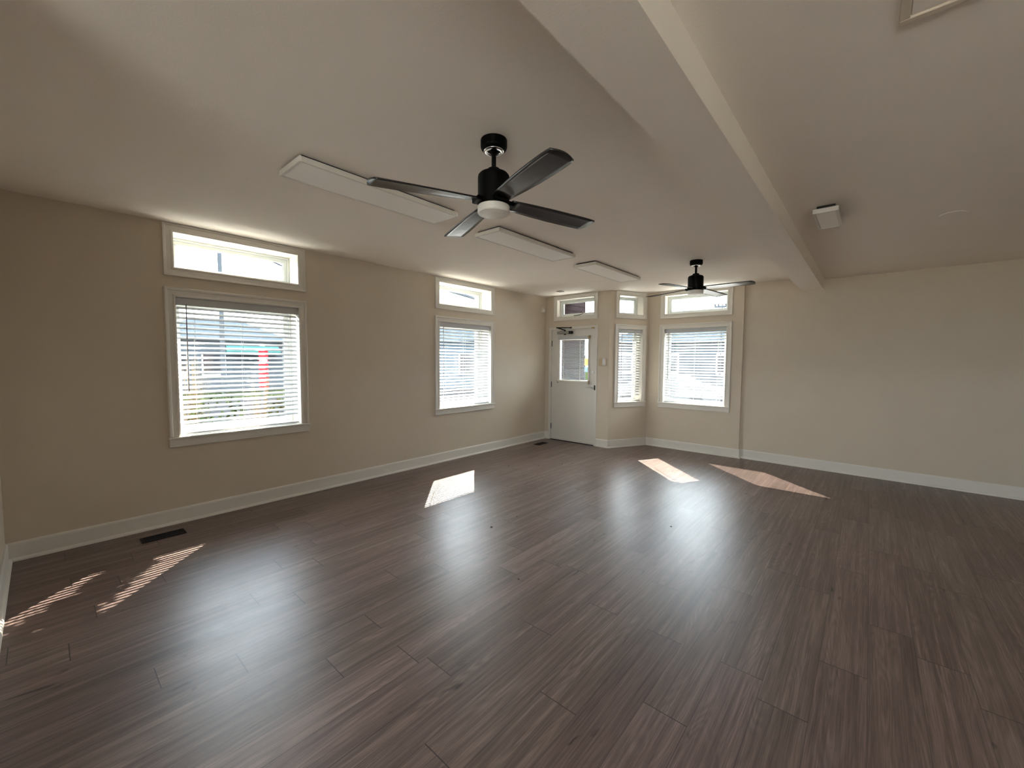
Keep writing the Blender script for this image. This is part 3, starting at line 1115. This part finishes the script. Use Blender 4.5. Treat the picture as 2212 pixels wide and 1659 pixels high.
# porch
bm = bmesh.new(); box(bm, -5.08, -3.0, YD + 0.22, 8.0, GZ - 0.1, -0.02); obj("floor_porch", bm, M["concrete"], kind="structure")
bm = bmesh.new(); box(bm, -4.95, -4.75, YD + 0.2, 7.88, -0.02, 2.95)
o = obj("wall_porch", bm, M["clap"], kind="structure")
bm = bmesh.new(); box(bm, -5.1, -3.35, YD + 0.15, 7.0, 2.9, 3.05); obj("ceiling_porch", bm, M["wood"], kind="structure")


def house(loc, w, dp, hh, rh, label, mat, roofmat, wins, rz=0.0, awning=None):
    root = empty("house", loc, rz, label=label, cat="house", group="houses across the street")
    bm = bmesh.new(); box(bm, -w / 2, w / 2, 0, dp, 0, hh); obj("house_walls", bm, mat, root)
    bm = bmesh.new()
    e = 0.5
    A = [bm.verts.new(v) for v in ((-w / 2 - e, -e, hh), (w / 2 + e, -e, hh), (w / 2 + e, dp + e, hh), (-w / 2 - e, dp + e, hh))]
    inset = min(w, dp) * 0.32
    B = [bm.verts.new((-w / 2 + inset, dp / 2, hh + rh)), bm.verts.new((w / 2 - inset, dp / 2, hh + rh))]
    bm.faces.new((A[0], A[1], B[1], B[0])); bm.faces.new((A[2], A[3], B[0], B[1])); bm.faces.new((A[1], A[2], B[1])); bm.faces.new((A[3], A[0], B[0])); bm.faces.new(A[::-1])
    obj("house_roof", bm, roofmat, root)
    for x, z, ww, wh in wins:
        bm = bmesh.new(); frame_boxes(bm, x - ww / 2, x + ww / 2, z, z + wh, 0.08, -0.06, 0.0, 0.01)
        f_ = obj("house_window", bm, M["white"], root)
        bm = bmesh.new(); box(bm, x - ww / 2 + 0.08, x + ww / 2 - 0.08, -0.03, -0.01, z + 0.08, z + wh - 0.08)
        obj("pane", bm, M["hglass"], f_)
    if awning:
        x0_, x1_, z_ = awning
        bm = bmesh.new()
        v = [bm.verts.new(p) for p in ((x0_, 0, z_ + 0.5), (x1_, 0, z_ + 0.5), (x1_, -1.2, z_), (x0_, -1.2, z_), (x0_, -1.2, z_ - 0.2), (x1_, -1.2, z_ - 0.2), (x1_, 0, z_ - 0.2), (x0_, 0, z_ - 0.2))]
        for f in ((0, 1, 2, 3), (3, 2, 5, 4), (4, 5, 6, 7), (7, 6, 1, 0), (0, 3, 4, 7), (1, 6, 5, 2)):
            bm.faces.new([v[i] for i in f])
        obj("awning", bm, M["teal"], root)
    return root


# local -y faces the viewer; rotate so that -y -> +x : rz = +90deg
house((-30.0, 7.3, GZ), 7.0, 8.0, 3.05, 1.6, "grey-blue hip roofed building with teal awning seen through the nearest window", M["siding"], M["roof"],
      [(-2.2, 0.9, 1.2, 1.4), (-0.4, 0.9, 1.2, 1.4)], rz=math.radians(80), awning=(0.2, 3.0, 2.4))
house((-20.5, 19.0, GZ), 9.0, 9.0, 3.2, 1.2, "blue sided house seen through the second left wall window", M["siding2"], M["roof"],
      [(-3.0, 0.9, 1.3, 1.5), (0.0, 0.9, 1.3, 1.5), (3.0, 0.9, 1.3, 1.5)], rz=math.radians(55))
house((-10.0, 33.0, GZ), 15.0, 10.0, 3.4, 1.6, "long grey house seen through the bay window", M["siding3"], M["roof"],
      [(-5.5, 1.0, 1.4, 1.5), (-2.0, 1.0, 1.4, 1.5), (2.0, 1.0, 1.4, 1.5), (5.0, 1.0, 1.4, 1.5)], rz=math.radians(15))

house((10.5, 17.0, GZ), 16.0, 9.0, 6.5, 1.5, "unseen tall dark brown building added right of the bay window to block light", M["blockerdark"], M["roof"],
      [(-5.0, 1.0, 1.4, 1.5), (-1.0, 1.0, 1.4, 1.5), (3.0, 1.0, 1.4, 1.5)], rz=math.radians(-55))  # unseen building, added to block light on the far corner wall

# utility poles
def pole(x, y, htop, arms, label, rz, k=1.0):
    root = empty("utility_pole", (x, y, GZ), rz, label=label, cat="utility pole", group="utility poles")
    bm = bmesh.new()
    tube(bm, [(0, 0, -0.3), (0, 0, htop)], [0.13 * k, 0.09 * k], 12)
    obj("pole_shaft", bm, M["wood"], root)
    for az_ in arms:
        bm = bmesh.new(); box(bm, -1.25 * k, 1.25 * k, -0.05, 0.05, az_ - 0.05, az_ + 0.06)
        ca = obj("crossarm", bm, M["wood"], root)
        bm = bmesh.new()
        tube(bm, [(-0.55 * k, 0.06, az_), (0, 0.06, az_ - 0.5 * k)], 0.015, 6)
        tube(bm, [(0.55 * k, 0.06, az_), (0, 0.06, az_ - 0.5 * k)], 0.015, 6)
        obj("arm_brace", bm, M["wire"], ca)
        for xx in (-1.18 * k, -0.6 * k, 0.6 * k, 1.18 * k):
            bm = bmesh.new()
            lathe(bm, [(0, 0.06), (0.03, 0.06), (0.05, 0.10), (0.05, 0.15), (0.025, 0.2), (0, 0.2)], 10, (xx, 0, az_))
            obj("insulator", bm, M["wire"], ca)
    return root


pole(-27.0, 6.62, 8.6, [7.72], "tall grey wooden utility pole with crossarm seen through the transom over the nearest window", math.radians(88))
pole(-7.25, 28.6, 5.6, [5.42], "distant utility pole seen through the transom over the bay window", math.radians(10), 0.35)


def wire(pts, label, r=0.02, sag=0.5):
    a_, b_ = Vector(pts[0]), Vector(pts[1])
    bm = bmesh.new()
    P = [a_.lerp(b_, i / 12) + Vector((0, 0, -sag * 4 * (i / 12) * (1 - i / 12))) for i in range(13)]
    tube(bm, P, r, 5)
    o = obj("overhead_wire", bm, M["wire"])
    tag(o, label, "wire", "overhead wires")


wire([(-26.98, 5.6, 7.55), (-12.0, -22.0, 7.2)], "overhead wire dropping left from the utility pole crossarm")
wire([(-26.93, 7.6, 7.55), (-12.0, 40.0, 7.4)], "overhead wire running right from the utility pole crossarm")
wire([(-11.0, -2.0, 6.0), (-22.0, 14.0, 4.2)], "thick dark cable slanting down across the nearest transom view", 0.03, 0.2)
ms = empty("signal_mast", (-13.6, 13.2, GZ), label="grey street mast whose long arm crosses the transom of the second left window", cat="mast")
bm = bmesh.new(); tube(bm, [(0, 0, -0.05), (0, 0, 4.9)], [0.11, 0.08], 12); obj("mast_pole", bm, M["wood"], ms)
bm = bmesh.new(); tube(bm, [(0, 0, 4.7), (2.6, -4.3, 4.35)], [0.07, 0.05], 10); obj("mast_arm", bm, M["wood"], ms)

# red banner sign
s = empty("red_sign", (-11.45, 3.66, GZ), math.radians(76), label="tall red sign with white marks seen through the nearest window", cat="sign")
bm = bmesh.new(); bbox(bm, -0.10, 0.10, -0.03, 0.03, 1.15, 2.20, 0.005); sp_ = obj("sign_panel", bm, M["red"], s)
bm = bmesh.new(); tube(bm, [(0, 0, -0.05), (0, 0, 1.16)], 0.03, 10); obj("post", bm, M["wire"], s)
bm = bmesh.new()
for i, x in enumerate((-0.07, -0.025, 0.02, 0.065)):
    box(bm, x - 0.014, x + 0.014, -0.034, -0.03, 1.88, 1.94)
obj("marks", bm, M["white"], sp_)
# orange sign seen through the door glass
s = empty("orange_sign", (-6.30, 10.45, GZ), math.radians(31), label="small orange sign with a blue panel below seen through the door glass", cat="sign")
bm = bmesh.new(); bbox(bm, -0.16, 0.16, -0.02, 0.02, 1.80, 2.01, 0.005); obj("sign_panel", bm, M["orange"], s)
bm = bmesh.new(); bbox(bm, -0.13, 0.13, -0.02, 0.02, 1.62, 1.76, 0.005); obj("lower_panel", bm, M["blue"], s)
bm = bmesh.new(); tube(bm, [(0, 0.03, -0.05), (0, 0.03, 2.1)], 0.03, 8); obj("post", bm, M["wire"], s)


# planting: shrubs with individual leaves
def shrub(x, y, r, hgt, mats, label, n=260, straw=False):
    root = empty("ornamental_grass" if straw else "shrub", (x, y, GZ + 0.03), label=label, cat="plant", group="plants in the mulch bed")
    bm = bmesh.new()
    if straw:
        for i in range(n):
            a_ = random.uniform(0, 2 * pi); L_ = hgt * random.uniform(0.6, 1.1); lean = random.uniform(0.1, 0.9) * r
            bx_, by_ = math.cos(a_), math.sin(a_)
            p = [(0.05 * bx_, 0.05 * by_, 0), (lean * 0.4 * bx_, lean * 0.4 * by_, L_ * 0.6), (lean * bx_, lean * by_, L_)]
            w_ = 0.008
            vs_ = []
            for q, pp in enumerate(p):
                ww = w_ * (1 - q * 0.4)
                vs_.append((bm.verts.new((pp[0] - by_ * ww, pp[1] + bx_ * ww, pp[2])), bm.verts.new((pp[0] + by_ * ww, pp[1] - bx_ * ww, pp[2]))))
            for q in range(2):
                bm.faces.new((vs_[q][0], vs_[q][1], vs_[q + 1][1], vs_[q + 1][0]))
        obj("blades", bm, mats[0], root)
        return root
    for i in range(n):
        th = random.uniform(0, 2 * pi); ph_ = math.acos(random.uniform(-0.2, 1)); rr = r * random.uniform(0.6, 1.05)
        c_ = Vector((rr * math.sin(ph_) * math.cos(th), rr * math.sin(ph_) * math.sin(th), hgt * 0.5 + hgt * 0.5 * math.cos(ph_)))
        R_ = Matrix.Rotation(random.uniform(0, 6.28), 3, "Z") @ Matrix.Rotation(random.uniform(-1, 1), 3, "X")
        s_ = random.uniform(0.03, 0.055)
        vs_ = [bm.verts.new(c_ + R_ @ Vector(v)) for v in ((-s_ * 0.5, 0, 0), (0, -s_, 0.01), (s_ * 0.5, 0, 0), (0, s_, 0.01))]
        f = bm.faces.new(vs_); f.material_index = random.randint(0, len(mats) - 1)
    obj("foliage", bm, mats, root)
    bm = bmesh.new()
    for i in range(6):
        a_ = random.uniform(0, 6.28)
        tube(bm, [(0, 0, -0.02), (0.5 * r * math.cos(a_), 0.5 * r * math.sin(a_), hgt * 0.7)], 0.008, 5)
    obj("stems", bm, M["wood"], root)
    return root


pl = [(-6.0, 0.5, .4, 1.45, 0), (-6.2, 1.45, .4, 1.5, 1), (-5.6, 1.95, .22, 1.4, 0), (-6.75, 0.6, .4, 1.65, 2), (-6.8, 2.15, .4, 1.55, 2), (-6.3, 3.1, .35, .7, 1),
      (-6.1, 4.5, .4, .7, 0), (-6.3, 5.5, .35, .6, 1), (-7.0, 1.35, .3, 1.8, 2)]
words = ["yellow-green shrub", "green shrub", "straw coloured ornamental grass"]
wh = ["below the left end of the nearest window", "below the middle of the nearest window", "below the right end of the nearest window", "behind the shrubs at the left of the nearest window",
      "behind the shrubs at the right of the nearest window", "between the two left wall windows", "below the second left wall window", "beside the porch outside the second window", "standing tallest behind the middle of the nearest window"]
for (x, y, r, hg, kd), wtxt in zip(pl, wh):
    shrub(x, y, r, hg, [[M["leafy"], M["leafg"]], [M["leafg"]], [M["straw"]]][kd], words[kd] + " " + wtxt, 110 if kd == 2 else 420, kd == 2)


# unseen tree added between the left windows; crown shaped to split the sun patch
tr = empty("shadow_caster_tree", (-6.05, 2.42, GZ), label="unseen tree added outside between the two left wall windows to shade part of the nearest one", cat="tree")
bm = bmesh.new()
tube(bm, [(0, 0, -0.05), (0.02, 0.0, 1.4), (0.0, -0.02, 2.9)], [0.035, 0.03, 0.02], 8)
obj("trunk", bm, M["wood"], tr)
bm = bmesh.new()
for i in range(900):
    zz = random.uniform(2.88, 3.95)
    f_ = (zz - 2.88) / 1.07
    y0_, y1_ = -0.13, 0.05 + 0.33 * f_
    c_ = Vector((random.uniform(-0.10, 0.10), random.uniform(y0_, y1_), zz))
    R_ = Matrix.Rotation(random.uniform(0, 6.28), 3, "Z") @ Matrix.Rotation(random.uniform(-1.4, 1.4), 3, "X")
    s_ = random.uniform(0.03, 0.05)
    bm.faces.new([bm.verts.new(c_ + R_ @ Vector(v)) for v in ((-s_ * 0.6, 0, 0), (0, -s_, 0.01), (s_ * 0.6, 0, 0), (0, s_, 0.01))])
obj("foliage", bm, M["leafg"], tr)

# parked car outside the bay
def car(loc, rz, label):
    root = empty("parked_car", loc, rz, label=label, cat="car")
    prof = [(-2.2, 0.35), (-2.25, 0.7), (-2.1, 0.9), (-1.5, 0.98), (-0.8, 1.42), (0.6, 1.45), (1.3, 1.05), (2.1, 0.92), (2.25, 0.7), (2.2, 0.35)]
    bm = bmesh.new()
    L_ = [bm.verts.new((x, -0.88 + (0.12 if z > 1.2 else 0), z)) for x, z in prof]
    R_ = [bm.verts.new((x, 0.88 - (0.12 if z > 1.2 else 0), z)) for x, z in prof]
    n_ = len(prof)
    for i in range(n_):
        j = (i + 1) % n_
        bm.faces.new((L_[i], L_[j], R_[j], R_[i]))
    bm.faces.new(L_[::-1]); bm.faces.new(R_)
    obj("car_body", bm, M["carp"], root)
    for s_ in (-1, 1):
        bm = bmesh.new()
        y_ = 0.86 * s_
        v = [bm.verts.new(p) for p in ((-1.3, y_ + .03 * s_, 1.0), (1.05, y_ + .03 * s_, 1.0), (0.5, y_ - .06 * s_, 1.38), (-0.75, y_ - .06 * s_, 1.38), (-1.3, y_, 1.0), (1.05, y_, 1.0), (0.5, y_ - .09 * s_, 1.38), (-0.75, y_ - .09 * s_, 1.38))]
        for f in ((0, 1, 2, 3), (7, 6, 5, 4), (0, 4, 5, 1), (1, 5, 6, 2), (2, 6, 7, 3), (3, 7, 4, 0)):
            bm.faces.new([v[i] for i in f])
        obj("side_window", bm, M["cardark"], root)
    for x in (-1.4, 1.35):
        for y_ in (-0.85, 0.85):
            bm = bmesh.new()
            lathe(bm, [(0, -0.1), (0.27, -0.1), (0.32, -0.06), (0.32, 0.06), (0.27, 0.1), (0, 0.1)], 24, (x, y_, 0.32), "Y")
            obj("wheel", bm, M["tyre"], root)
    return root


car((-6.5, 17.5, GZ - 0.055), math.radians(5), "silver car parked on the street outside the bay window")
